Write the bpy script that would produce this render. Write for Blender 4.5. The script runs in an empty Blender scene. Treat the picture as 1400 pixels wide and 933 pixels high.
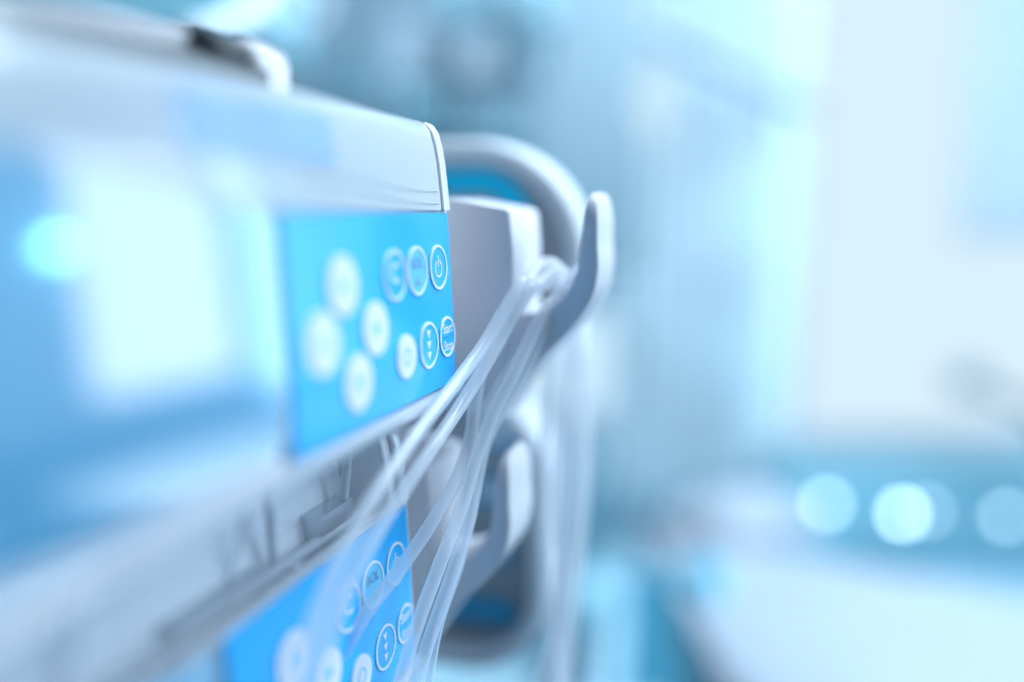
import bpy, bmesh, math, random
from mathutils import Vector, Matrix
random.seed(7)
S = bpy.context.scene
COL = S.collection
R = math.radians

# ------------------------------------------------------------------ camera
CAM_H = 1.30
F_PX, CX, CY = 1200.0, 700.0, 466.5          # focal length and centre, in pixels of a 1400 wide frame
PITCH = math.atan(175.0 / F_PX)
cam_d = bpy.data.cameras.new("camera")
cam = bpy.data.objects.new("camera", cam_d); COL.objects.link(cam)
cam.location = (0, 0, CAM_H)
cam.rotation_euler = (R(90) - PITCH, 0, 0)
cam_d.sensor_width = 36.0
cam_d.lens = 36.0 * F_PX / 1400.0
cam_d.clip_start = 0.005; cam_d.clip_end = 100
cam_d.dof.use_dof = True
cam_d.dof.focus_distance = 0.2175
cam_d.dof.aperture_fstop = 1.9
S.camera = cam
cF = Vector((0, math.cos(PITCH), -math.sin(PITCH)))
cU = Vector((0, math.sin(PITCH), math.cos(PITCH)))
CAMLOC = Vector((0, 0, CAM_H))

def ray(x, y):
    return Vector(((x - CX) / F_PX, 0, 0)) - cU * ((y - CY) / F_PX) + cF
def at(x, y, depth):                          # survey helper: the place at a depth along the lens axis
    return CAMLOC + ray(x, y) * depth
def aty(x, y, Y):                             # ... at a distance Y into the room
    r = ray(x, y); return CAMLOC + r * (Y / r.y)
def atz(x, y, z):                             # ... at a height z
    r = ray(x, y); return CAMLOC + r * ((z - CAM_H) / r.z)

# machine frame: X along the pumps, Y into them, Z up, millimetres
YAW = R(90 - 17.183)
MORG = Vector((-0.01628, 0.22439, CAM_H + 0.00027))
MROT = Matrix.Rotation(YAW, 3, 'Z')
def mach(p): return MORG + MROT @ (Vector(p) * 0.001)
def unmach(w): return (MROT.transposed() @ (w - MORG)) * 1000.0

# ------------------------------------------------------------------ materials
def lin(c):
    out = []
    for v in c:
        v /= 255.0
        out.append(v / 12.92 if v <= 0.04045 else ((v + 0.055) / 1.055) ** 2.4)
    return (*out, 1.0)

def mat(name, base, rough=0.4, ior=1.5, coat=0.0, coat_rough=0.05, trans=0.0, metal=0.0,
        emit=None, estr=0.0, var=0.04, scale=30.0, bump=0.0, alpha=1.0, sub=0.0, spec=0.5, emit_only=False):
    m = bpy.data.materials.new(name); m.use_nodes = True
    nt = m.node_tree; b = nt.nodes["Principled BSDF"]
    b.inputs["Roughness"].default_value = rough
    b.inputs["IOR"].default_value = ior
    b.inputs["Metallic"].default_value = metal
    b.inputs["Coat Weight"].default_value = coat
    b.inputs["Coat Roughness"].default_value = coat_rough
    b.inputs["Transmission Weight"].default_value = trans
    b.inputs["Alpha"].default_value = alpha
    b.inputs["Specular IOR Level"].default_value = spec
    if sub:
        b.inputs["Subsurface Weight"].default_value = sub
        b.inputs["Subsurface Radius"].default_value = (0.004, 0.004, 0.004)
    tc = nt.nodes.new("ShaderNodeTexCoord")
    n = nt.nodes.new("ShaderNodeTexNoise"); n.inputs["Scale"].default_value = scale; n.inputs["Detail"].default_value = 4
    nt.links.new(tc.outputs["Object"], n.inputs["Vector"])
    r = nt.nodes.new("ShaderNodeValToRGB")
    r.color_ramp.elements[0].position = 0.35; r.color_ramp.elements[1].position = 0.65
    r.color_ramp.elements[0].color = (*[max(0, v * (1 - var)) for v in base[:3]], 1)
    r.color_ramp.elements[1].color = (*[min(1, v * (1 + var)) for v in base[:3]], 1)
    nt.links.new(n.outputs["Fac"], r.inputs["Fac"]); nt.links.new(r.outputs["Color"], b.inputs["Base Color"])
    if bump:
        bp = nt.nodes.new("ShaderNodeBump"); bp.inputs["Strength"].default_value = bump
        bp.inputs["Distance"].default_value = 0.0005
        n2 = nt.nodes.new("ShaderNodeTexNoise"); n2.inputs["Scale"].default_value = scale * 40
        nt.links.new(tc.outputs["Object"], n2.inputs["Vector"])
        nt.links.new(n2.outputs["Fac"], bp.inputs["Height"]); nt.links.new(bp.outputs["Normal"], b.inputs["Normal"])
    if emit:
        if emit_only: nt.links.remove(b.inputs["Base Color"].links[0]); b.inputs["Base Color"].default_value = (0, 0, 0, 1); b.inputs["Specular IOR Level"].default_value = 0
        b.inputs["Emission Color"].default_value = (*emit[:3], 1); b.inputs["Emission Strength"].default_value = estr
    return m

WIN = (0.70, 0.88, 1.0)
M = dict(
    white=mat("white_plastic", (.74, .73, .77), .38, var=.02, bump=.05),
    lid=mat("milky_lid_plastic", (.48, .53, .58), .16, ior=1.5, coat=.3, coat_rough=.06, var=.02),
    label=mat("pale_blue_label", (.30, .47, .72), .35, var=.06, scale=60),
    key=mat("blue_key_foil", (.002, .46, .95), .22, coat=.32, spec=.25, coat_rough=.12, var=.03),
    keyd=mat("blue_key_printed", (.006, .30, .66), .25, coat=.5, coat_rough=.1, var=.03),
    band=mat("bright_blue_band", (.001, .66, 1.0), .4, var=.03, spec=.2),
    ringb=mat("muted_blue_print", (.06, .36, .60), .4, var=.03, spec=.2),
    keyl=mat("light_blue_key", (.10, .58, .92), .28, coat=.4, coat_rough=.1, var=.03),
    keyw=mat("white_key", (.78, .80, .86), .35, var=.02),
    print=mat("white_print", (.85, .87, .92), .4, var=.01),
    printg=mat("grey_print", (.16, .33, .52), .4, var=.02),
    screen=mat("screen_glass", (.12, .37, .58), .065, ior=2.7, var=.05, scale=20),
    seam=mat("dark_seam_plastic", (.10, .20, .32), .4),
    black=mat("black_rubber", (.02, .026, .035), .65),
    gloss=mat("glossy_white_plastic", (.74, .75, .79), .15, coat=.8, var=.02),
    clearw=mat("clear_window_plastic", (.68, .74, .82), .06, ior=2.1, var=.02),
    barg=mat("grey_strut_plastic", (.52, .56, .62), .25, coat=.4, var=.03),
    satin=mat("satin_bay_plastic", (.90, .93, .97), .36, ior=2.2, var=.02),
    rim=mat("grey_rim_plastic", (.42, .46, .52), .28, coat=.4, var=.03),
    steel=mat("brushed_steel", (.55, .6, .66), .3, metal=.8, var=.08),
    tube=mat("clear_tubing", (.90, .93, .97), .05, ior=1.5, trans=.40, coat=.5, coat_rough=.03, var=.01),
    hook=mat("hook_plastic", (.68, .67, .72), .42, var=.03, bump=.06),
    devg=mat("slate_grey_plate", (.33, .36, .40), .4, var=.05),
    devw=mat("device_shell", (.70, .74, .80), .35, var=.03),
)

def clear_lid():
    m = mat("clear_lid_plastic", (.75, .8, .86), .05, ior=1.5, var=.01); M["lidclear"] = m
    nt = m.node_tree; b = nt.nodes["Principled BSDF"]; out = nt.nodes["Material Output"]
    tr = nt.nodes.new("ShaderNodeBsdfTransparent"); tr.inputs["Color"].default_value = (.98, .99, 1, 1)
    c = nt.nodes.new("ShaderNodeMixShader"); lw = nt.nodes.new("ShaderNodeLayerWeight"); lw.inputs["Blend"].default_value = .3
    mr = nt.nodes.new("ShaderNodeMapRange"); mr.inputs["To Min"].default_value = .04; mr.inputs["To Max"].default_value = .22
    nt.links.new(lw.outputs["Facing"], mr.inputs["Value"]); nt.links.new(mr.outputs["Result"], c.inputs[0])
    nt.links.new(tr.outputs[0], c.inputs[1]); nt.links.new(b.outputs[0], c.inputs[2]); nt.links.new(c.outputs[0], out.inputs["Surface"])
clear_lid()

def clear_tubing():
    """milky clear hose: part seen through, part lit through, a glossy skin on top"""
    m = M["tube"]; nt = m.node_tree; b = nt.nodes["Principled BSDF"]; out = nt.nodes["Material Output"]
    b.inputs["Transmission Weight"].default_value = 0.0
    tl = nt.nodes.new("ShaderNodeBsdfTranslucent"); tl.inputs["Color"].default_value = (.97, .98, 1, 1)
    tr = nt.nodes.new("ShaderNodeBsdfTransparent"); tr.inputs["Color"].default_value = (.97, .98, 1, 1)
    a = nt.nodes.new("ShaderNodeMixShader"); c = nt.nodes.new("ShaderNodeMixShader")
    a.inputs[0].default_value = .5
    nt.links.new(b.outputs[0], a.inputs[1]); nt.links.new(tl.outputs[0], a.inputs[2])
    lw = nt.nodes.new("ShaderNodeLayerWeight"); lw.inputs["Blend"].default_value = .30
    mr = nt.nodes.new("ShaderNodeMapRange"); mr.inputs["To Min"].default_value = .34; mr.inputs["To Max"].default_value = .95
    nt.links.new(lw.outputs["Facing"], mr.inputs["Value"]); nt.links.new(mr.outputs["Result"], c.inputs[0])
    nt.links.new(tr.outputs[0], c.inputs[1]); nt.links.new(a.outputs[0], c.inputs[2])
    gl = nt.nodes.new("ShaderNodeBsdfGlossy"); gl.inputs["Roughness"].default_value = .07
    fr = nt.nodes.new("ShaderNodeFresnel"); fr.inputs["IOR"].default_value = 1.45
    d = nt.nodes.new("ShaderNodeMixShader")
    ge = nt.nodes.new("ShaderNodeNewGeometry"); inv = nt.nodes.new("ShaderNodeMath"); inv.operation = 'MULTIPLY_ADD'
    inv.inputs[1].default_value = -.45; inv.inputs[2].default_value = .45
    nt.links.new(ge.outputs["Backfacing"], inv.inputs[0])
    mu = nt.nodes.new("ShaderNodeMath"); mu.operation = 'MULTIPLY'
    nt.links.new(fr.outputs[0], mu.inputs[0]); nt.links.new(inv.outputs[0], mu.inputs[1])
    nt.links.new(mu.outputs[0], d.inputs[0]); nt.links.new(c.outputs[0], d.inputs[1]); nt.links.new(gl.outputs[0], d.inputs[2])
    nt.links.new(d.outputs[0], out.inputs["Surface"])
clear_tubing()

# ------------------------------------------------------------------ object helpers
def tag(o, label=None, cat=None, group=None, kind=None):
    if label: o["label"] = label
    if cat: o["category"] = cat
    if group: o["group"] = group
    if kind: o["kind"] = kind
    return o

def thing(name, label, cat, base, group=None, rot=YAW, machine=True):
    o = bpy.data.objects.new(name, None); COL.objects.link(o)
    o.empty_display_size = 0.02
    o.location = mach(base) if machine else base
    o.rotation_euler = (0, 0, rot)
    o["_base"] = tuple(base) if machine else (0.0, 0.0, 0.0)
    return tag(o, label, cat, group)

def finish(bm, angle=35):
    for f in bm.faces: f.smooth = True
    bm.normal_update()
    for e in bm.edges:
        if len(e.link_faces) == 2 and e.calc_face_angle(0) > R(angle): e.smooth = False

def link(name, bm, material, parent=None, mm=True, off=None, angle=35, bevel=0, bseg=3):
    """one mesh object; with mm the verts are machine millimetres and get the parent's base removed"""
    if bevel:
        es = [e for e in bm.edges if len(e.link_faces) == 2 and e.calc_face_angle(0) > R(40)]
        bmesh.ops.bevel(bm, geom=es, offset=bevel, segments=bseg, affect='EDGES', profile=.5, clamp_overlap=True)
    bmesh.ops.recalc_face_normals(bm, faces=bm.faces)
    finish(bm, angle)
    me = bpy.data.meshes.new(name)
    if mm:
        b = Vector(off if off is not None else (0, 0, 0))
        for v in bm.verts: v.co = (v.co - b) * 0.001
    bm.to_mesh(me); bm.free()
    me.materials.append(material)
    o = bpy.data.objects.new(name, me); COL.objects.link(o)
    if parent: o.parent = parent
    return o

def extrude_x(poly, x0, x1, round_end=0.0, n=4):
    """closed (y,z) polygon swept along X; the ends rounded by insetting the outline"""
    bm = bmesh.new()
    N = len(poly)
    area = sum(poly[i][0] * poly[(i + 1) % N][1] - poly[(i + 1) % N][0] * poly[i][1] for i in range(N))
    sgn = 1 if area > 0 else -1
    nor = []
    for i in range(N):
        a, b, c = poly[i - 1], poly[i], poly[(i + 1) % N]
        t1 = Vector((b[0] - a[0], b[1] - a[1])).normalized(); t2 = Vector((c[0] - b[0], c[1] - b[1])).normalized()
        t = (t1 + t2)
        t = t.normalized() if t.length > 1e-6 else t1
        nn = Vector((-t.y, t.x)) * sgn
        k = max(.5, math.sqrt(max(0.05, (1 + t1.dot(t2)) / 2)))
        nor.append(nn / k)
    secs = []
    if round_end:
        for k in range(n + 1):
            a = k / n * math.pi / 2
            secs.append((x0 + round_end * (1 - math.sin(a)), round_end * (1 - math.cos(a))))
        secs = [(x0 + round_end * (1 - math.cos(k / n * math.pi / 2)), round_end * (1 - math.sin(k / n * math.pi / 2))) for k in range(n + 1)]
        secs += [(x1 - (x - x0), ins) for x, ins in reversed(secs)]
    else:
        secs = [(x0, 0), (x1, 0)]
    rings = []
    for x, ins in secs:
        rings.append([bm.verts.new((x, p[0] + nor[i].x * ins, p[1] + nor[i].y * ins)) for i, p in enumerate(poly)])
    for a, b in zip(rings, rings[1:]):
        for i in range(N):
            bm.faces.new((a[i], a[(i + 1) % N], b[(i + 1) % N], b[i]))
    bm.faces.new(rings[0]); bm.faces.new(list(reversed(rings[-1])))
    return bm

def box_bm(x0, x1, y0, y1, z0, z1, bm=None):
    bm = bm or bmesh.new()
    vs = [bm.verts.new((x, y, z)) for x in (x0, x1) for y in (y0, y1) for z in (z0, z1)]
    for q in ((0, 1, 3, 2), (4, 6, 7, 5), (0, 4, 5, 1), (2, 3, 7, 6), (0, 2, 6, 4), (1, 5, 7, 3)):
        bm.faces.new([vs[i] for i in q])
    return bm

def catmull(pts, n=8):
    pts = [Vector(p) for p in pts]
    P = [pts[0] * 2 - pts[1]] + pts + [pts[-1] * 2 - pts[-2]]
    out = []
    for i in range(1, len(P) - 2):
        p0, p1, p2, p3 = P[i - 1:i + 3]
        for k in range(n):
            t = k / n
            out.append(.5 * ((2 * p1) + (-p0 + p2) * t + (2 * p0 - 5 * p1 + 4 * p2 - p3) * t * t + (-p0 + 3 * p1 - 3 * p2 + p3) * t ** 3))
    out.append(P[-2]); return out

def sweep(path, r, seg=12, bm=None, flat=1.0, cap=True):
    bm = bm or bmesh.new()
    path = [Vector(p) for p in path]
    up = Vector((0, 0, 1)); rings = []
    t = (path[1] - path[0]).normalized()
    n = t.orthogonal().normalized()
    for i, p in enumerate(path):
        a = path[max(0, i - 1)]; b = path[min(len(path) - 1, i + 1)]
        t2 = (b - a).normalized()
        n = (n - t2 * n.dot(t2)).normalized()
        bn = t2.cross(n)
        rr = r(i / (len(path) - 1)) if callable(r) else r
        rings.append([bm.verts.new(p + (n * math.cos(2 * math.pi * k / seg) + bn * math.sin(2 * math.pi * k / seg) * flat) * rr) for k in range(seg)])
    for a, b in zip(rings, rings[1:]):
        for k in range(seg): bm.faces.new((a[k], a[(k + 1) % seg], b[(k + 1) % seg], b[k]))
    if cap:
        bm.faces.new(rings[0]); bm.faces.new(list(reversed(rings[-1])))
    return bm

def rrect(y0, y1, z0, z1, r, n=10):
    pts = []
    for (cy, cz, a0) in ((y1 - r, z1 - r, 0), (y0 + r, z1 - r, 90), (y0 + r, z0 + r, 180), (y1 - r, z0 + r, 270)):
        for k in range(n + 1):
            a = R(a0 + 90 * k / n); pts.append((cy + r * math.cos(a), cz + r * math.sin(a)))
    return pts

# ------------------------------------------------------------------ the infusion pumps
PROF = [(5.4, 22.2), (4.2, 21.4), (2.9, 19.6), (1.9, 16), (1.2, 12), (.55, 6), (.1, 1.5), (-.1, -2), (-.45, -8), (-1.0, -20), (-1.55, -31), (-1.65, -38), (-1.65, -43.4)]
def surf(z):
    P = PROF
    if z >= P[0][1]: return P[0][0]
    for (ya, za), (yb, zb) in zip(P, P[1:]):
        if za >= z >= zb: return ya + (yb - ya) * (za - z) / (za - zb)
    return P[-1][0]

def conform(verts, faces, h0, h1=None):
    """flat (x,z) shape laid on the curved front, from height h0 (back) to h1 (front) above it"""
    bm = bmesh.new()
    if h1 is None:
        vs = [bm.verts.new((x, surf(z) - h0, z)) for x, z in verts]
        for f in faces: bm.faces.new([vs[i] for i in f])
        return bm
    A = [bm.verts.new((x, surf(z) - h0, z)) for x, z in verts]
    B = [bm.verts.new((x, surf(z) - h1, z)) for x, z in verts]
    edges = {}
    for f in faces:
        bm.faces.new([B[i] for i in f])
        for i, j in zip(f, list(f[1:]) + [f[0]]):
            edges[(i, j)] = edges.get((i, j), 0) + 1
    for (i, j) in edges:
        if (j, i) not in edges: bm.faces.new((A[i], A[j], B[j], B[i]))
    return bm

def disc(cx, cz, r, n=40, rings=4):
    v = [(cx, cz)]; f = []
    for k in range(1, rings + 1):
        for i in range(n):
            a = 2 * math.pi * i / n; v.append((cx + r * k / rings * math.cos(a), cz + r * k / rings * math.sin(a)))
    for i in range(n): f.append((0, 1 + i, 1 + (i + 1) % n))
    for k in range(rings - 1):
        for i in range(n):
            a = 1 + k * n; b = a + n
            f.append((a + i, b + i, b + (i + 1) % n, a + (i + 1) % n))
    return v, f

def ring(cx, cz, r0, r1, n=48, a0=0, a1=360):
    full = a1 - a0 >= 360
    v = []; f = []
    m = n if full else n + 1
    for i in range(m):
        a = R(a0 + (a1 - a0) * i / n)
        v += [(cx + r0 * math.cos(a), cz + r0 * math.sin(a)), (cx + r1 * math.cos(a), cz + r1 * math.sin(a))]
    for i in range(n):
        j = (i + 1) % m
        f.append((2 * i, 2 * i + 1, 2 * j + 1, 2 * j))
    return v, f

def poly2(*polys):
    v = []; f = []
    for p in polys:
        f.append(tuple(range(len(v), len(v) + len(p)))); v += list(p)
    return v, f

def join2(*vf):
    v = []; f = []
    for a, b in vf:
        f += [tuple(i + len(v) for i in q) for q in b]; v += a
    return v, f

def text2(s, size, cx, cz, stretch=1.0, bold=0.0):
    cu = bpy.data.curves.new("lettering", 'FONT'); cu.body = s; cu.size = size; cu.align_x = 'CENTER'; cu.align_y = 'CENTER'
    cu.resolution_u = 4; cu.offset = bold
    t = bpy.data.objects.new("lettering", cu); COL.objects.link(t)
    bpy.context.view_layer.update()
    me = bpy.data.meshes.new_from_object(t.evaluated_get(bpy.context.evaluated_depsgraph_get()))
    v = [(cx + p.co.x * stretch, cz + p.co.y) for p in me.vertices]
    f = [tuple(p.vertices) for p in me.polygons]
    bpy.data.objects.remove(t); bpy.data.curves.remove(cu); bpy.data.meshes.remove(me)
    return v, f

def grid_plate(x0, x1, z0, z1, r, nz=26):
    """rounded rectangle (x,z) meshed in horizontal strips so that it can follow the curved front"""
    v = []; f = []
    zs = sorted(set([z0 + (z1 - z0) * k / nz for k in range(nz + 1)] + [z0 + r * (1 - math.cos(R(a))) for a in range(0, 91, 10)] + [z1 - r * (1 - math.cos(R(a))) for a in range(0, 91, 10)]))
    for z in zs:
        d = max(0, r - (z - z0), r - (z1 - z))
        ins = r - math.sqrt(max(0, r * r - d * d)) if r else 0
        v += [(x0 + ins, z), (x1 - ins, z)]
    for i in range(len(zs) - 1): f.append((2 * i, 2 * i + 1, 2 * i + 3, 2 * i + 2))
    return v, f

def make_pump(label, upper=True):
    BASE = (-105, 55, -47.6)
    T = thing("infusion_pump", label, "infusion pump", BASE, "infusion pumps stacked in the rack")
    P = lambda name, bm, m, par=None, **k: link(name, bm, m, par or T, off=BASE, **k)
    # housing: its front lies 0.9 mm behind the plates set into it
    shell = [(y + .9, z) for y, z in PROF] + [(-1.0, -43.9), (-1.9, -44.5), (-1.6, -46.2), (-.4, -47.3), (2, -47.6), (116, -47.6), (120, -44), (120, 17), (116, 22.4), (7, 22.4)]
    if upper:
        P("housing", extrude_x(shell, -212, 2.8, 1.7, 5), M["white"])
    else:
        low = [(y + .9, z) for y, z in PROF if z < .4]
        body = [(surf(.4) + .9, .4)] + low + [(-1.0, -43.9), (-1.9, -44.5), (-1.6, -46.2), (-.4, -47.3), (2, -47.6), (116, -47.6), (120, -44), (120, 17), (116, 22.4), (20, 22.4), (18, 20.5), (18, -6), (3.4, -6), (3.4, .4)]
        hs = P("housing", extrude_x(body, -205.9, -8.1), M["white"])
        P("side_cheek", extrude_x(shell, -8.0, 2.8, 1.0, 4), M["white"], hs)
        P("side_cheek", extrude_x(shell, -212, -206, 1.0, 4), M["white"], hs)
    # lid over the upper third
    zs = [22.0, 21.4, 20.6, 19.6, 18, 16, 14, 12, 9, 6, 3, .4]
    outer = [(surf(z) - .15, z) for z in zs]
    inner = [(surf(z) + 1.4, z) for z in reversed(zs)]
    if not upper:
        outer = [(17.5, 22.3)] + outer; inner = inner + [(17.5, 20.9)]
    lid = P("lid", extrude_x(outer + inner, -210.5 if upper else -205.5, -3.9 if upper else -8.5, .7, 3), M["lid"] if upper else M["lidclear"])
    cap = [(y - .55, z) for y, z in [(surf(z), z) for z in zs]] + [(surf(z) + 1.2, z) for z in reversed(zs)]
    P("end_frame", extrude_x(cap, -3.6, 1.2, 1.0, 4), M["gloss"])
    for pts in ([(-96, 9.5), (-74, 8.6), (-52, 7.0), (-32, 5.4), (-14, 4.9), (-6, 5.0)], [(-70, 5.6), (-50, 4.2), (-30, 2.6), (-12, 2.0), (-6, 2.1)]):
        if upper: P("lid_ridge", sweep([(p.x, surf(p.y) - .10, p.y) for p in catmull([Vector((a, b, 0)) for a, b in pts], 6)], .24, 8), M["lid"], lid)
    if upper:
        v, f = grid_plate(-101.5, -56.5, 8.6, 18.4, 1.5)
        P("label_sticker", conform(v, f, .1, .32), M["label"], lid)
    # key foil
    v, f = grid_plate(-78.6, -.4, -43.2, -.3, 1.0)
    foil = P("keypad", conform(v, f, -.8, .05), M["key"])
    v, f = grid_plate(-81.4, -78.8, -42.8, -.4, .6)
    P("seam", conform(v, f, -.8, -.15), M["seam"])
    # screen
    bm = bmesh.new(); nx, nz = 60, 4; L = []
    for i in range(nx + 1):
        x = -203 + (203 - 81.6) * i / nx
        t = min(1, max(0, (-81.6 - x) / 56)); u = min(1, (x + 203) / 40); t = min(t, u)
        ztop = -.4 + 8.0 * (t * t * (3 - 2 * t))
        d = min(4, min(x + 203, -81.6 - x)); zb = -40.5 + 4 - math.sqrt(max(0, 16 - (4 - d) ** 2))
        L.append([bm.verts.new((x, -2.08 + (z + 40) * 2.25 / 47, z)) for z in [zb + (ztop - zb) * k / nz for k in range(nz + 1)]])
    for a, b in zip(L, L[1:]):
        for k in range(nz): bm.faces.new((a[k], b[k], b[k + 1], a[k + 1]))
    bmesh.ops.recalc_face_normals(bm, faces=bm.faces)
    r = bmesh.ops.extrude_face_region(bm, geom=bm.faces[:])
    for g in r["geom"]:
        if isinstance(g, bmesh.types.BMVert): g.co.y += .9
    P("display", bm, M["screen"])
    # front lip below
    lip = [(-1.3, -43.5), (-2.6, -43.8), (-3.4, -44.8), (-3.3, -46.2), (-2.3, -47.3), (1, -47.5), (1, -43.5)]
    P("front_lip", extrude_x(lip, -211, 2.6, .6, 3), M["rim"])
    # keys
    def key(x, z, r, kind):
        par = None
        if kind in ("arrow_left", "arrow_right", "arrow_up", "arrow_down", "confirm"):
            k = P("button", conform(*disc(x, z, r), .0, .45), M["keyw"])
            s = r * .36
            if kind == "confirm": sh = join2(ring(x, z, s * .8, s * 1.15))
            else:
                d = dict(arrow_left=(-1, 0), arrow_right=(1, 0), arrow_up=(0, 1), arrow_down=(0, -1))[kind]
                sh = poly2([(x + d[0] * s * 1.2, z + d[1] * s * 1.2), (x - d[0] * s * .6 - d[1] * s, z - d[1] * s * .6 - d[0] * s * -1), (x - d[0] * s * .6 + d[1] * s, z - d[1] * s * .6 - d[0] * s)])
            P("symbol", conform(*sh, .5), M["keyl"], k); return
        m = M["keyl"] if kind == "bolus" else M["key"]
        k = P("button", conform(*disc(x, z, r), .0, .25), m)
        P("outline", conform(*ring(x, z, r - .42, r + .18), .1, .42), M["print"], k)
        if kind == "power":
            sh = join2(ring(x, z - .35, 1.75, 2.2, 40, 112, 428), poly2([(x - .24, z + .1), (x + .24, z + .1), (x + .24, z + 2.9), (x - .24, z + 2.9)]))
            P("symbol", conform(*sh, .31), M["print"], k)
        elif kind == "start_stop":
            P("lettering", conform(*join2(text2("Start", 3.5, x + .2, z + 2.0, .92, .05), text2("Stop", 3.5, x + .4, z - 2.4, .92, .05)), .31), M["print"], k)
            P("divider", conform(*poly2([(x - r + .5, z - .14), (x + r - .5, z - .14), (x + r - .5, z + .14), (x - r + .5, z + .14)]), .30), M["keyd"], k)
        elif kind == "down":
            tri = [[(x - 1.15, z + c + .95), (x, z + c - 1.05), (x + 1.15, z + c + .95)] for c in (2.6, 0, -2.6)]
            P("symbol", conform(*poly2(*tri), .31), M["print"], k)
        elif kind == "bolus":
            P("lettering", conform(*text2("BOL", 3.7, x, z + 1.6, .95, .05), .31), M["printg"], k)
            P("symbol", conform(*poly2([(x - 1.9, z - 3.4), (x - 1.9, z - 2.9), (x - .6, z - 2.9), (x - .6, z - 1.7), (x + .6, z - 1.7), (x + .6, z - 2.9), (x + 1.9, z - 2.9), (x + 1.9, z - 3.4)]), .31), M["printg"], k)
        elif kind == "clear":
            P("lettering", conform(*text2("C", 6.2, x, z + .2, .95, .06), .31), M["print"], k)
    key(-9.0, -13.4, 5.3, "power")
    key(-22.0, -13.5, 5.5, "bolus")
    key(-34.3, -13.7, 5.4, "clear")
    key(-5.5, -31.0, 4.9, "start_stop")
    key(-17.6, -31.5, 5.4, "down")
    key(-30.8, -32.2, 5.0, "confirm")
    key(-45.3, -24.0, 5.6, "arrow_right")
    key(-58.2, -14.1, 5.9, "arrow_up")
    key(-54.2, -33.8, 5.8, "arrow_down")
    key(-67.3, -24.1, 6.0, "arrow_left")
    if upper:
        # carrying handle lying behind the top edge
        lever = catmull([(-165, 34, 29.5), (-130, 34, 30.6), (-100, 33, 32.2), (-78, 32, 33.4), (-54, 31, 34.0)], 6)
        bm = bmesh.new(); rings = []
        for p in lever: rings.append([bm.verts.new((p.x, p.y + dy, p.z + dz)) for dy, dz in ((-5, -4.2), (-5, -.8), (-4, .0), (6, .3), (6, -4.2))])
        for a, b in zip(rings, rings[1:]):
            for k in range(5): bm.faces.new((a[k], a[(k + 1) % 5], b[(k + 1) % 5], b[k]))
        bm.faces.new(rings[0]); bm.faces.new(list(reversed(rings[-1])))
        lv = P("handle", bm, M["white"])
        P("shadow_strip", extrude_x([(18, 22.3), (18, 27.6), (20, 28.6), (34, 28.6), (34, 22.3)], -190, -50, .8), M["black"], lv)  # black strip standing in for the shadow gap below the handle
        P("grip_pad", extrude_x([(20, 22.3), (19.6, 30), (22, 33.2), (27, 35.0), (38, 35.0), (38, 22.3)], -64, -54.2, 1.6), M["black"], lv)
        P("end_cap", extrude_x([(18.5, 22.3), (18.5, 30), (19.6, 32.6), (23, 34.4), (36, 34.4), (38, 32), (38, 22.3)], -54.0, -40.2, 3.0, 5), M["white"], lv)
    else:
        # open bay behind the clear lid, with rails and struts in it
        def bar(p, q, r, name, m, par=None): return P(name, sweep([p, q], r, 12), m, par)
        P("reflector_plate", extrude_x([(11.0, -5.9), (16.6, 20.2), (17.9, 20.2), (17.9, -5.9)], -205, -9), M["satin"])  # tilted glossy plate added to mirror the window and brighten the bay
        bar((-204, 9, -1.0), (-9, 9, -1.0), 1.4, "rail", M["barg"])
        bar((-204, 14, 3.4), (-30, 14, 3.4), 1.0, "rail", M["barg"])
        for p, q in (((-60, 12, 1), (-53.5, 11, 17)), ((-47, 10, -1), (-46.5, 11, 18)), ((-47, 10, -1), (-41, 7.5, -2.5)), ((-17, 10, -3), (-14, 9, 16)), ((-104, 12, 0), (-98, 11, 17))):
            bar(p, q, 1.15, "strut", M["barg"] if p[0] > -50 else M["tube"])
        P("latch_block", box_bm(-80, -52, 8.5, 14.5, -5.8, 1.6), M["rim"], bevel=1.0)
        P("cassette_plate", box_bm(-30, -14, 8, 15.5, -5.7, 5.0), M["steel"], bevel=1.2)
    return T

pump_top = make_pump("upper infusion pump with pale blue sticker on its milky lid and black and white lever")
pump_low = make_pump("lower infusion pump behind the hanging tubes with strut rails across its lid", upper=False)
pump_low.location = mach((-105 - 6, 55 + 10.2, -47.6 - 75.2))

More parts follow.
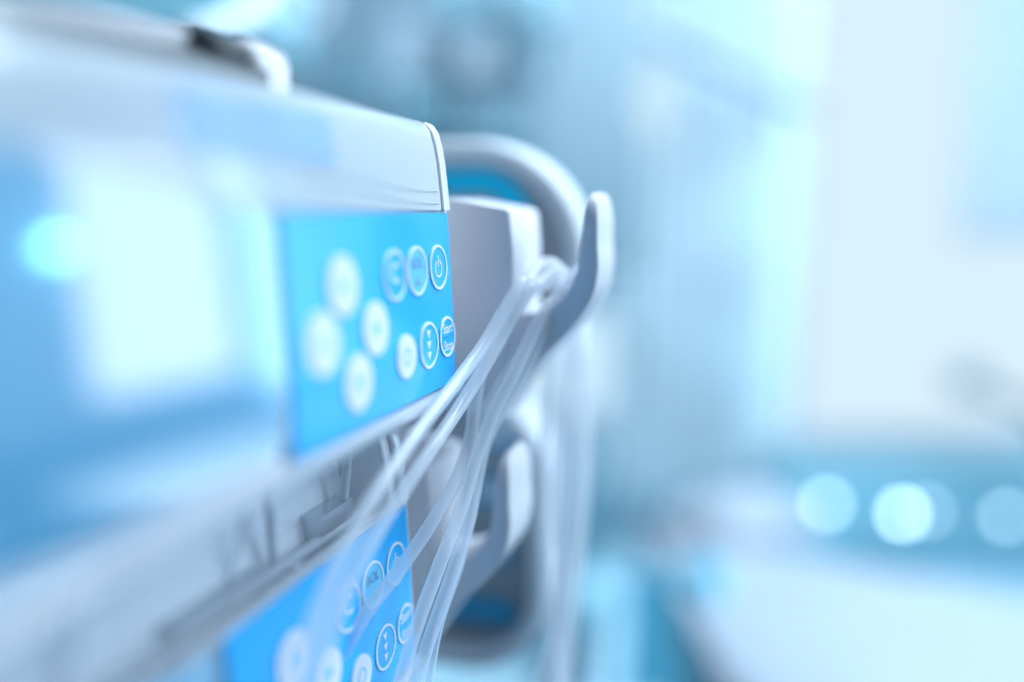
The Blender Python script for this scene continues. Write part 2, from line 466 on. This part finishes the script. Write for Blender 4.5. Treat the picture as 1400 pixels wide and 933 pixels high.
# ------------------------------------------------------------------ hook brackets
HOOK = [(-5, -60), (-12.6, -48.4), (-19.6, -39.4), (-27.0, -31.6), (-32.6, -23.0), (-34.2, -15), (-33.9, -8), (-33.9, -1), (-33.6, 5.4), (-32.6, 6.6), (-31.2, 6.6), (-30.2, 5.2), (-29.6, -4), (-28.9, -10), (-28.2, -15.6), (-25.6, -21.4), (-21.8, -25.4), (-17.6, -27.5), (-13, -28.3), (-5, -28.5)]
def make_hook(label):
    B = (36, 40, -57)
    T = thing("hook_bracket", label, "hook", B, "tube hooks on the rack")
    def resample(pts, n):
        c = catmull([(0, y, z) for y, z in pts], 8)
        d = [0.0]
        for a, b in zip(c, c[1:]): d.append(d[-1] + (b - a).length)
        out = []; k = 0
        for i in range(n + 1):
            t = d[-1] * i / n
            while k < len(d) - 2 and d[k + 1] < t: k += 1
            out.append(c[k].lerp(c[k + 1], (t - d[k]) / max(1e-6, d[k + 1] - d[k])))
        return out
    n = 44
    O_ = resample(HOOK[:9], n); I_ = resample(HOOK[11:][::-1], n)
    bm = bmesh.new(); rings = []
    for k, (o, i) in enumerate(zip(O_, I_)):
        t = k / n; e = max(0, (t - .86) / .14)
        tip = math.sqrt(max(.02, 1 - e ** 2.2))
        hw = 11.6 * (.42 + .58 * tip); mid = (o + i) / 2; hv = (o - i) / 2 * (.30 + .70 * tip)
        hl = hv.length; hd = hv.normalized(); r = min(1.0, hl * .6, hw * .6)
        ring_ = []
        for sx, sy, a0 in ((1, 1, 0), (-1, 1, 90), (-1, -1, 180), (1, -1, 270)):
            for q in range(5):
                a = R(a0 + 22.5 * q)
                p = mid + hd * (sy * (hl - r) + r * math.sin(a))
                ring_.append(bm.verts.new((34.6 + sx * (hw - r) + r * math.cos(a), p.y, p.z)))
        rings.append(ring_)
    for a, b in zip(rings, rings[1:]):
        for q in range(20): bm.faces.new((a[q], a[(q + 1) % 20], b[(q + 1) % 20], b[q]))
    bm.faces.new(rings[0]); bm.faces.new(rings[-1])
    link("hook", bm, M["hook"], T, off=B, angle=50)
    blk = [(-9.6, -.2), (-8.4, 1.0), (8, 3.9), (60, 4.2), (60, -54), (4, -54), (-6, -53), (-10.6, -28), (-10.4, -10)]
    link("mounting_block", extrude_x(blk, 22.0, 51.7, 1.0, 4), M["hook"], T, off=B, angle=40)
    return T
hook_top = make_hook("upper grey plastic hook carrying the looped clear tubes beside the Start Stop key")
hook_low = make_hook("lower grey plastic hook with no tubes looped over it")
hook_low.location = mach((36 - 6, 40 + 23, -57 - 73))

# ------------------------------------------------------------------ tubes
def tube(label, front, back, saddle, r=1.72):
    pts = [unmach(at(*q)) for q in front][::-1] + [Vector(s) for s in saddle] + [unmach(at(*q)) for q in back]
    B = pts[-1]
    o = bpy.data.objects.new("infusion_tube", None)
    bm = sweep(catmull(pts, 8), r, 14)
    b = Vector((0, 0, 0))
    o = link("infusion_tube", bm, M["tube"], None, off=B, angle=80)
    o.location = mach(B); o.rotation_euler = (0, 0, YAW)
    return tag(o, label, "tube", "clear tubes looped over the upper hook")
tube("clear tube at the left edge of the bunch, sweeping farthest toward the lower left",
     [(714, 388, .238), (690, 424, .233), (660, 474, .226), (616, 533, .213), (556, 612, .195), (486, 722, .176), (430, 850, .162), (398, 980, .152)],
     [(793, 480, .282), (797, 560, .285), (793, 680, .286), (778, 800, .286), (762, 960, .286)],
     [(24, -14.5, -19), (31, -16, -15.0), (40, -18, -15.5), (50, -21, -25)])
tube("clear tube second from the left in the falling bunch, crossing the lower keypad",
     [(725, 396, .240), (700, 436, .235), (671, 487, .228), (634, 548, .219), (582, 626, .203), (514, 730, .186), (456, 850, .172), (424, 980, .162)],
     [(781, 470, .279), (782, 560, .281), (778, 680, .283), (770, 790, .284), (744, 960, .284)],
     [(24, -17.0, -20.6), (31, -19.0, -17.6), (40, -21.0, -18), (50, -24, -26)])
tube("clear tube in the middle of the bunch, falling straight below the hook block",
     [(746, 424, .242), (729, 454, .238), (704, 508, .234), (676, 562, .231), (652, 625, .227), (632, 692, .222), (598, 780, .214), (562, 880, .205), (534, 990, .197)],
     [(754, 480, .276), (746, 570, .279), (742, 680, .281), (746, 780, .282), (764, 960, .283)],
     [(25, -20.0, -25.4), (32, -20.5, -24.0), (41, -20, -24.0), (52, -17, -30)])
tube("clear tube bending from the upper hook behind the others toward the lower pump keys",
     [(708, 408, .2395), (682, 448, .235), (661, 496, .232), (650, 545, .2305), (643, 600, .2285), (626, 652, .225), (596, 706, .219), (553, 770, .212), (493, 850, .203), (434, 960, .195)],
     [(801, 500, .287), (803, 580, .29), (799, 700, .291), (786, 820, .291), (770, 960, .291)],
     [(25, -14.0, -22.5), (32, -17.0, -20.5), (41, -23.5, -21.5), (52, -24.5, -28)])
tube("clear tube at the right edge of the bunch, in front of the round grey device",
     [(760, 416, .245), (742, 452, .242), (718, 503, .239), (689, 552, .236), (664, 604, .234), (652, 655, .231), (640, 716, .227), (614, 797, .221), (582, 890, .215), (558, 980, .209)],
     [(768, 490, .285), (764, 580, .287), (760, 700, .288), (768, 820, .288), (722, 990, .288)],
     [(26, -23.0, -22.0), (33, -24.6, -18.6), (41, -25.0, -17.0), (52, -22, -26)])
tube("thin clear line curling loosely in front of the hook, crossing behind the middle tubes",
     [(768, 402, .244), (752, 436, .242), (724, 470, .240), (690, 512, .238), (664, 560, .2365), (650, 620, .235), (646, 690, .232), (630, 770, .227), (600, 860, .22), (580, 980, .214)],
     [(776, 484, .284), (774, 580, .286), (768, 700, .287), (762, 820, .287), (770, 980, .287)],
     [(26, -26.0, -18.5), (33, -27.0, -14.8), (41, -26.4, -14.5), (52, -23, -25)], 1.0)

# ------------------------------------------------------------------ devices behind
def make_device(label, y0, y1, z0, z1, r, kind):
    B = (140, (y0 + y1) / 2, z0)
    T = thing("control_unit", label, "control unit", B, "rounded control units behind the hooks")
    P = lambda name, bm, m, par=None, **k: link(name, bm, m, par or T, off=B, **k)
    # rounded frame: outer loop and inner loop with soft edges
    w = 9.0
    sec = [(0.5 * w + .5 * w * math.cos(R(a)), 0) for a in (0,)]
    bm = bmesh.new(); loops = []
    prof = []
    for k in range(12):
        a = 2 * math.pi * k / 12
        prof.append((w / 2 - w / 2 * math.copysign(abs(math.cos(a)) ** .7, math.cos(a)), 12 + 12 * math.copysign(abs(math.sin(a)) ** .6, math.sin(a))))
    n = 12
    for ins, dx in prof:
        loops.append([bm.verts.new((100 + dx, y, z)) for y, z in rrect(y0 + ins, y1 - ins, z0 + ins, z1 - ins, max(2, r - ins), n)])
    for a, b in zip(loops, loops[1:] + [loops[0]]):
        N = len(a)
        for i in range(N): bm.faces.new((a[i], a[(i + 1) % N], b[(i + 1) % N], b[i]))
    P("frame", bm, M["devw"], angle=60)
    P("face_plate", extrude_x(rrect(y0 + w - 1, y1 - w + 1, z0 + w - 1, z1 - w + 1, r - w + 1, n), 112, 150, 1.0), M["devg"])
    if kind == "panel":
        bm = bmesh.new()
        o = rrect(y0 + 22, y1 - 22, z0 + 18, z1 - 11, r - 22, n); i_ = rrect(y0 + 31, y1 - 31, z0 + 27, z1 - 20, max(3, r - 31), n)
        for x, in ((110.6,),):
            A = [bm.verts.new((x, *p)) for p in o]; Bv = [bm.verts.new((x, *p)) for p in i_]
            A2 = [bm.verts.new((112, *p)) for p in o]; B2 = [bm.verts.new((112, *p)) for p in i_]
            N = len(A)
            for i in range(N):
                j = (i + 1) % N
                bm.faces.new((A[i], A[j], Bv[j], Bv[i])); bm.faces.new((A[i], A2[i], A2[j], A[j])); bm.faces.new((Bv[i], Bv[j], B2[j], B2[i]))
        P("blue_band", bm, M["band"])
    else:
        def ringbm(y, z, r0, r1):
            bm = bmesh.new(); N = 28; L = []
            for (rr, x) in ((r0, 112), (r0, 110.4), (r1, 110.4), (r1, 112)):
                L.append([bm.verts.new((x, y + rr * math.cos(2 * math.pi * k / N), z + rr * math.sin(2 * math.pi * k / N))) for k in range(N)])
            for a, b in zip(L, L[1:]):
                for k in range(N): bm.faces.new((a[k], a[(k + 1) % N], b[(k + 1) % N], b[k]))
            return bm
        for y, z in ((y0 + 23, z1 - 21), (y0 + 27, z1 - 44), (y0 + 24, z1 - 68)):
            k = P("button", extrude_x([(y + 4 * math.cos(2 * math.pi * q / 24), z + 4 * math.sin(2 * math.pi * q / 24)) for q in range(24)], 110, 112, .4), M["devw"])
            P("outline", ringbm(y, z, 4.2, 7.0), M["ringb"], k)
        P("blue_band", extrude_x(rrect(y0 + 16, y1 - 20, z0 + 17, z0 + 29, 5), 110.2, 112.1, .4), M["ringb"])
    return T
make_device("rounded grey control unit with a blue band, behind the upper hook", -13.6, 92, -62, 27, 44, "panel")
make_device("rounded grey control unit with blue ringed keys, behind the lower hook", -.5, 92, -184, -66, 36, "keys")

# ------------------------------------------------------------------ room behind (all far out of focus)
def wmat(name, rgb, rough=.6, **k): return mat(name, rgb, rough, scale=k.pop("scale", 3.0), **k)
W = dict(
    wall=wmat("painted_wall", (.58, .70, .76), .7, var=.03),
    wallr=wmat("painted_side_wall", (.60, .74, .88), .7, var=.05),
    floor=wmat("vinyl_floor", (.50, .78, .92), .25, var=.05),
    curtain=wmat("pale_curtain_cloth", (.72, .84, .90), .8, var=.06),
    sheer=wmat("sheer_cloth", (.40, .50, .55), .8, emit=(.55, .76, .95), estr=.30),  # its glow stands in for daylight coming through the cloth
    sheer_b=wmat("glowing_sheer_cloth", (.75, .85, .9), .8, emit=(.56, .80, .96), estr=2.2),  # glows to brighten the reflections in the pump fronts
    sheet=wmat("white_bed_linen", (.27, .31, .37), .8, var=.03),
    teal=wmat("teal_blanket", (.10, .44, .62), .8, var=.1),
    cab=wmat("teal_cabinet_paint", (.17, .37, .46), .4, var=.1),
    dark=wmat("dark_teal_plastic", (.08, .19, .26), .4),
    dkcab=wmat("dark_blue_cabinet_paint", (.05, .17, .26), .4),
    tabletop=wmat("white_table_laminate", (.85, .87, .9), .4),
    softblue=wmat("soft_blue_plastic", (.27, .35, .42), .4),
    scr=wmat("unlit_screen", (.09, .17, .22), .3),
    mid=wmat("blue_grey_plastic", (.11, .18, .23), .5),
    pale=wmat("pale_plastic", (.50, .56, .62), .4),
    frame=wmat("white_window_frame", (.40, .46, .52), .4),
)
def emis(name, col, s):
    return mat(name, (.8, .85, .9), .5, emit=col, estr=s, emit_only=True)
W["pane"] = emis("daylight_pane", WIN, 1.0)
W["pane_b"] = emis("bright_daylight_pane", (.70, .81, .98), 4.0)
W["lamp"] = emis("lamp_lens", (.62, .86, 1.0), 16)
W["blue_lamp"] = emis("blue_lamp_lens", (.25, .72, 1.0), 60)
W["glow"] = emis("pale_glow", (.64, .87, 1.0), 1.0)

def wbox(name, c, s, m, parent=None, rot=0, bevel=.01):
    bm = box_bm(-s[0] / 2, s[0] / 2, -s[1] / 2, s[1] / 2, -s[2] / 2, s[2] / 2)
    o = link(name, bm, m, parent, mm=False, bevel=min(bevel, min(s) * .3), bseg=2)
    o.location = c; o.rotation_euler = (0, 0, rot); return o
def wthing(name, label, cat, loc, group=None, rot=0): return thing(name, label, cat, Vector(loc), group, rot, machine=False)

WY = 3.4; RX = 3.3
# floor, walls
tag(wbox("floor", (0, 1.5, -.05), (7.2, 6.4, .1), W["floor"], bevel=0.0), kind="structure")
wall = bmesh.new()
x0, x1 = aty(1088, 300, WY).x, 2.6
zs0 = aty(1200, 612, WY).z
def wallbox(a, b, c, d): box_bm(a, b, WY, WY + .12, c, d, wall)
wallbox(-3.4, x0, 0, 3.0); wallbox(x1, RX, 0, 3.0); wallbox(x0, x1, 0, zs0); wallbox(x0, x1, 2.75, 3.0)
tag(link("wall", wall, W["wall"], None, mm=False), kind="structure")
# side wall with the tall window reflected in the upper display
wy0, wy1, wz0, wz1 = 1.93, 2.78, .72, 2.3
wall = bmesh.new()
for a, b, c, d in ((0.2, wy0, 0, 3), (wy1, WY + .12, 0, 3), (wy0, wy1, 0, wz0), (wy0, wy1, wz1, 3)): box_bm(RX, RX + .12, a, b, c, d, wall)
tag(link("side_wall", wall, W["wallr"], None, mm=False), kind="structure")

def window(label, c, w, h, along_y, pane, bars):
    T = wthing("window", label, "window", c, None, R(90) if along_y else 0)
    bm = bmesh.new()
    for a, b, lo, hi in ((-w / 2, -w / 2 + .05, 0, h), (w / 2 - .05, w / 2, 0, h)): box_bm(a, b, -.03, .03, lo, hi, bm)
    for lo, hi in ((0, .06), (h - .06, h)): box_bm(-w / 2 + .05, w / 2 - .05, -.03, .03, lo, hi, bm)
    for b in bars: box_bm(b - .02, b + .02, -.025, .025, .06, h - .06, bm)
    link("frame", bm, W["frame"], T, mm=False)
    link("pane", box_bm(-w / 2 + .04, w / 2 - .04, .005, .012, .04, h - .04), pane, T, mm=False)
    link("sill", box_bm(-w / 2 - .03, w / 2 + .03, -.10, .03, -.035, -.002), W["frame"], T, mm=False)
    return T
window("wide bright window in the far wall right of the pale curtain", ((x0 + x1) / 2, WY + .05, zs0), x1 - x0, 2.75 - zs0, False, W["pane"], ())
window("tall bright side window seen as a reflection in the upper pump display", (RX + .05, (wy0 + wy1) / 2, wz0), wy1 - wy0, wz1 - wz0, True, W["pane_b"], ())

def curtain(name, label, cat, xa, xb, y, z0, z1, m, waves, amp, taper=0.0):
    bm = bmesh.new(); N = waves * 10; rows = 14; L = []
    for j in range(rows + 1):
        t = j / rows; row = []
        for i in range(N + 1):
            u = i / N
            x = xa + (xb - xa) * u - taper * (1 - t) * u
            row.append(bm.verts.new((x, y + amp * math.sin(u * waves * 2 * math.pi + .6 * math.sin(u * 9)) * (1.0 - .35 * t), z0 + (z1 - z0) * t)))
        L.append(row)
    for a, b in zip(L, L[1:]):
        for i in range(N): bm.faces.new((a[i], a[i + 1], b[i + 1], b[i]))
    bmesh.ops.solidify(bm, geom=bm.faces[:], thickness=.004)
    return tag(link(name, bm, m, None, mm=False, angle=80), label, cat)
cl = aty(800, 400, 3.1).x; cr = aty(1082, 100, 3.1).x
curtain("curtain", "long pale blue pleated curtain left of the bright window", "curtain", cl, cr, 3.1, aty(950, 705, 3.1).z, aty(950, 20, 3.1).z + .35, W["curtain"], 9, .035, .07)
def turn(o, x, y):
    o.rotation_euler = (0, 0, R(-90)); o.location = (x, y, 0); return o
turn(curtain("curtain", "added glowing sheer curtain beside the tall side window, seen only as a reflection", "curtain", 0, .4, 0, .45, 2.6, W["sheer_b"], 6, .03), RX - .08, 3.24)
sx0 = aty(1335, 0, 3.2).x
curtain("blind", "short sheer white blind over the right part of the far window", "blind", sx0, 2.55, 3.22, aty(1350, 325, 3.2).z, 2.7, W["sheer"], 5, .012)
# rail running across the curtain
ra, rb = aty(840, 30, 2.6), aty(1110, 152, 3.05)
tag(link("curtain_rail", sweep([ra, rb], .02, 10), W["mid"], None, mm=False), "blue grey ceiling rail running down across the pale curtain", "rail")
lp = aty(885, 140, 2.4)
pp = aty(770, 505, 2.2)
T = wthing("glow_patch", "added glowing white patch filling the gap under the upper hook", "glow patch", pp)  # glowing panel added to brighten the gap under the hook
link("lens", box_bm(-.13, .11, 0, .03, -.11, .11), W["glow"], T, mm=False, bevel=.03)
link("backing", box_bm(-.15, .13, .031, .05, -.13, .13), W["pale"], T, mm=False, bevel=.006)
T = wthing("oval_glow", "bright glowing oval in front of the pale curtain", "lamp", lp)  # glowing oval made for the bright spot before the curtain
bm = bmesh.new(); bmesh.ops.create_uvsphere(bm, u_segments=24, v_segments=14, radius=1)
for v in bm.verts: v.co = Vector((v.co.x * .062, v.co.y * .05, v.co.z * .125))
link("oval_body", bm, W["glow"], T, mm=False, angle=80)
link("arm", sweep([(0, 0, .11), (0, .25, .2), (0, .7, .22)], .012, 8), W["pale"], T, mm=False)

# bed
bz = .66
def hump(name, m, parent, corners, z0, z1, n=18, h=.03, seed=0):
    """soft cushion over a quad of ground points"""
    rnd = random.Random(seed); bm = bmesh.new(); A, B_, C_, D_ = [Vector((p[0], p[1], 0)) for p in corners]
    L = []
    for j in range(n + 1):
        row = []
        for i in range(n + 1):
            u, v = i / n, j / n
            p = A * (1 - u) * (1 - v) + B_ * u * (1 - v) + C_ * u * v + D_ * (1 - u) * v
            e = min(u, 1 - u, v, 1 - v) * 2
            z = z1 + h * (1 - (1 - e) ** 3) + .012 * math.sin(u * 9 + v * 5) * e + .008 * rnd.uniform(-1, 1) * e
            row.append(bm.verts.new((p.x, p.y, z)))
        L.append(row)
    for a, b in zip(L, L[1:]):
        for i in range(n): bm.faces.new((a[i], a[i + 1], b[i + 1], b[i]))
    r = bmesh.ops.extrude_face_region(bm, geom=bm.faces[:])
    for g in r["geom"]:
        if isinstance(g, bmesh.types.BMVert): g.co.z = z0
    return link(name, bm, m, parent, mm=False, angle=60)
bed = wthing("hospital_bed", "white hospital bed with rumpled linen and a teal foot panel below the window", "bed", (0, 0, 0))
q = [atz(1010, 830, bz), atz(1500, 1060, bz), atz(1480, 800, bz), atz(900, 706, bz)]
q = [q[3], atz(985, 775, bz), atz(1180, 1010, bz), atz(1640, 860, bz)]
far = atz(1060, 712, bz)
hump("mattress", W["sheet"], bed, [atz(878, 716, bz), atz(1010, 960, bz), Vector((.70, .15, 0)), Vector((1.85, .80, 0))], .42, bz, h=.04)
hump("pillow", W["sheet"], bed, [atz(900, 735, bz), atz(990, 765, bz), atz(1120, 745, bz), atz(1050, 716, bz)], bz + .02, bz + .05, h=.05, n=10, seed=3)
fa, fb = atz(855, 760, .55), atz(985, 800, .55)
d = (fb - fa); 
bm = bmesh.new()
pts = [aty(858, 790, 1.62), aty(972, 772, 1.40), aty(1000, 960, 1.22), aty(850, 960, 1.45)]
vs = [bm.verts.new(p) for p in pts] + [bm.verts.new(p + Vector((.02, .03, 0))) for p in pts]
for f in ((0, 1, 2, 3), (7, 6, 5, 4), (0, 4, 5, 1), (1, 5, 6, 2), (2, 6, 7, 3), (3, 7, 4, 0)): bm.faces.new([vs[i] for i in f])
link("foot_panel", bm, W["teal"], bed, mm=False)
for x, y in ((.36, 1.70), (.42, 1.40), (.80, .36), (1.72, .78)):
    link("leg", box_bm(x - .02, x + .02, y - .02, y + .02, .0, .43), W["pale"], bed, mm=False)

# low cabinet under the window, with glowing balls standing in for metal glints
ca, cb = aty(1065, 640, 3.05), aty(1640, 640, 3.05)
T = wthing("low_cabinet", "long teal cabinet standing under the far window", "cabinet", ((ca.x + cb.x) / 2, 3.15, 0))
w = cb.x - ca.x; h = aty(1200, 640, 3.05).z
link("body", box_bm(-w / 2, w / 2, -.1, .2, .0, h), W["cab"], T, mm=False, bevel=.01)
for i in range(3): link("door", box_bm(-w / 2 + .02 + i * w / 3, -w / 2 + (i + 1) * w / 3 - .02, -.118, -.102, .06, h - .05), W["cab"], T, mm=False, bevel=.004)
for (px, py, s, lab) in ((1130, 690, .75, "left of the four glowing glint balls below the far window"), (1234, 703, 1.3, "brightest of the four glowing glint balls below the far window"), (1268, 700, .4, "faint glowing glint ball overlapping the right side of the brightest one"), (1376, 707, .55, "rightmost of the four glowing glint balls below the far window")):
    p = aty(px, py, 2.7)
    T = wthing("bokeh_glint", lab, "lamp", p, "glowing glint balls below the far window")
    bm = bmesh.new(); bmesh.ops.create_uvsphere(bm, u_segments=16, v_segments=10, radius=.018)
    mm_ = emis("glint_glow", (.62, .86, 1.0), 11 * s)
    link("lens", bm, mm_, T, mm=False, angle=80)
    link("stem", sweep([(0, .012, -.01), (.0, .14, -.10), (0, .345, -.13)], .006, 8), W["pale"], T, mm=False)
# furniture along the side wall: added for dark and bright reflections in the display
T = wthing("low_cabinet", "low teal cabinet added below the tall side window for a dark reflection in the upper display", "cabinet", (RX - .2, 2.2, 0))
link("body", box_bm(-.19, .19, -.7, .7, .05, .66), W["dkcab"], T, mm=False, bevel=.01)
link("plinth", box_bm(-.17, .17, -.68, .68, 0, .049), W["dark"], T, mm=False)
T = wthing("reflection_table", "white topped table added beside the bed for a bright reflection low in the upper display", "table", (1.85, 1.72, 0))
link("table_top", box_bm(-.35, .35, -.55, .55, .71, .74), W["tabletop"], T, mm=False, bevel=.008)
link("post", box_bm(.2, .25, -.03, .03, .05, .709), W["pale"], T, mm=False)
link("base", box_bm(-.25, .27, -.2, .2, .0, .049), W["pale"], T, mm=False, bevel=.01)
T = wthing("signal_lamp", "blue lamp on the side wall, a round glow in the upper display", "lamp", (RX - .06, 1.87, 1.42))
bm = bmesh.new(); bmesh.ops.create_uvsphere(bm, u_segments=16, v_segments=10, radius=.03)
link("lens", bm, W["blue_lamp"], T, mm=False, angle=80)
link("socket", box_bm(.02, .058, -.04, .04, -.04, .04), W["dark"], T, mm=False, bevel=.006)
# small dark arm against the window
p = aty(1325, 523, 2.9); p2 = aty(1420, 565, 2.7)
T = wthing("lamp_arm", "thin dark jointed arm in front of the window glass", "arm", p)
bm = bmesh.new(); bmesh.ops.create_uvsphere(bm, u_segments=14, v_segments=10, radius=.045)
for v in bm.verts: v.co.x *= 1.5
link("joint", bm, W["dark"], T, mm=False, angle=80)
link("rod", sweep([(0, 0, 0), p2 - p, (p2 - p) * 2 + Vector((0, 0, -.3))], .022, 8), W["mid"], T, mm=False)
# dark pieces low on the left of the bed
p = aty(806, 668, 2.3); wt = wthing("waste_bin", "dark teal bin standing on the floor left of the curtain", "bin", (p.x - .05, 2.3, 0))
link("body", extrude_x(rrect(-.11, .11, .0, p.z + .08, .03, 4), -.07, .08, .02), W["dark"], wt, mm=False)
p = aty(792, 822, 1.6)
wt = wthing("stool", "small teal stool between the tubes and the bed", "stool", (p.x, 1.6, 0))
link("seat", extrude_x(rrect(-.06, .06, p.z - .05, p.z + .05, .03, 5), -.05, .05, .02), W["cab"], wt, mm=False)
link("post", box_bm(-.015, .015, -.015, .015, 0, p.z - .05), W["pale"], wt, mm=False)

# equipment column behind the pumps
def blockthing(name, label, cat, px0, py0, px1, py1, Y, depth, m, face=None):
    a, b = aty(px0, py1, Y), aty(px1, py0, Y)
    T = wthing(name, label, cat, ((a.x + b.x) / 2, Y, a.z))
    w, h = b.x - a.x, b.z - a.z
    if label.find("pump lever") < 0: depth = 2.35 - Y          # reaches back to the supply panel it is mounted on
    link("case", box_bm(-w / 2, w / 2, 0, depth, 0, h), m, T, mm=False, bevel=min(w, h) * .15)
    if face: link("screen", box_bm(-w * .38, w * .38, -.006, -.001, h * .15, h * .85), face, T, mm=False)
    return T
tag(wbox("equipment_panel", aty(560, 40, 2.2) + Vector((-.35, .2, 0)), (1.9, .08, 1.2), W["mid"], bevel=.02), "broad blue grey supply panel on the wall behind the pumps", "panel")
blockthing("monitor", "dark monitor above the rounded unit", "monitor", 628, 120, 735, 215, 1.5, .12, W["mid"], W["scr"])
blockthing("pump_module", "small dark module high between the monitors and the pale curtain", "module", 690, 50, 740, 105, 1.6, .08, W["mid"], W["scr"])
blockthing("monitor", "dark squarish box above the end of the upper pump lid", "monitor", 440, 70, 520, 160, 1.5, .12, W["mid"], W["scr"])
blockthing("wall_cabinet", "dark teal cabinet at the top left behind the pump lever", "cabinet", -260, -160, 345, 42, 1.3, .3, W["cab"], None)
blockthing("light_box", "pale box between the two dark monitors", "box", 535, 25, 600, 110, 1.7, .1, W["softblue"])
blockthing("pump_module", "teal module under the pale box behind the pump lid", "module", 545, 120, 615, 185, 1.65, .08, W["cab"], W["scr"])
blockthing("pump_module", "long dark module at the top edge right of the pale box", "module", 615, -40, 760, 28, 1.6, .1, W["cab"], W["scr"])
blockthing("pump_module", "small pale module between the two dark modules at the top", "module", 630, 45, 675, 100, 1.62, .08, W["softblue"])
a = aty(405, 5, 1.2)
bm = bmesh.new(); L = []
for i in range(33):
    t = 2 * math.pi * i / 32; L.append(a + Vector((.035 * math.cos(t), 0, .03 * math.sin(t))))
tag(link("cable_loop", sweep(L, .007, 8), W["pale"], None, mm=False, angle=80), "white looped cable hanging above the upper pump", "cable")
tag(link("support_arm", sweep([aty(255, 55, .9), aty(310, 40, .95), aty(375, -20, 1.05)], .012, 10), W["pale"], None, mm=False, angle=80), "pale arm slanting up behind the pump lever", "arm")
bm = bmesh.new()
p = aty(700, 0, 2.0)
tag(link("drip_stand", sweep([(p.x - .08, 2.05, 0), (p.x - .08, 2.05, 2.2)], .014, 10), W["pale"], None, mm=False, angle=80), "thin pale drip stand pole behind the rounded units", "stand")

# ------------------------------------------------------------------ light
w = bpy.data.worlds.new("World"); S.world = w; w.use_nodes = True
nt = w.node_tree; bg = nt.nodes["Background"]
tc = nt.nodes.new("ShaderNodeTexCoord"); dt = nt.nodes.new("ShaderNodeVectorMath"); dt.operation = 'DOT_PRODUCT'
dt.inputs[1].default_value = Vector((.74, .60, .30)).normalized()
rp = nt.nodes.new("ShaderNodeValToRGB")
rp.color_ramp.elements[0].position = 0.42; rp.color_ramp.elements[0].color = (.035, .065, .10, 1)
rp.color_ramp.elements[1].position = 0.85; rp.color_ramp.elements[1].color = (.60, .78, .96, 1)
mr = nt.nodes.new("ShaderNodeMapRange"); mr.inputs["From Min"].default_value = -1; mr.inputs["From Max"].default_value = 1
nt.links.new(tc.outputs["Generated"], dt.inputs[0]); nt.links.new(dt.outputs["Value"], mr.inputs["Value"])
nt.links.new(mr.outputs["Result"], rp.inputs["Fac"]); nt.links.new(rp.outputs["Color"], bg.inputs["Color"])
bg.inputs["Strength"].default_value = 1.0

def area(name, loc, target, size, power, col):
    l = bpy.data.lights.new(name, 'AREA'); l.size = size; l.energy = power; l.color = col
    o = bpy.data.objects.new(name, l); COL.objects.link(o); o.location = loc
    o.rotation_euler = (Vector(target) - Vector(loc)).to_track_quat('-Z', 'Y').to_euler(); return o
area("overhead_fill", (.85, .95, 2.6), (.3, 3.2, .8), 1.8, 150, (.71, .885, 1.0))  # lamp added above the frame to lift the background
area("side_fill", (2.8, .75, 1.95), (0, .3, 1.25), .9, 14.5, (.71, .86, 1.0))  # lamp added beside the frame to brighten the pump fronts

S.render.engine = 'CYCLES'
S.cycles.use_denoising = True
S.cycles.max_bounces = 10; S.cycles.transmission_bounces = 8; S.cycles.caustics_refractive = False; S.cycles.caustics_reflective = False
S.cycles.sample_clamp_indirect = 6
S.view_settings.view_transform = 'Standard'; S.view_settings.look = 'None'
S.view_settings.exposure = 0; S.view_settings.gamma = 1
for o in list(bpy.data.objects):
    if "_base" in o: del o["_base"]
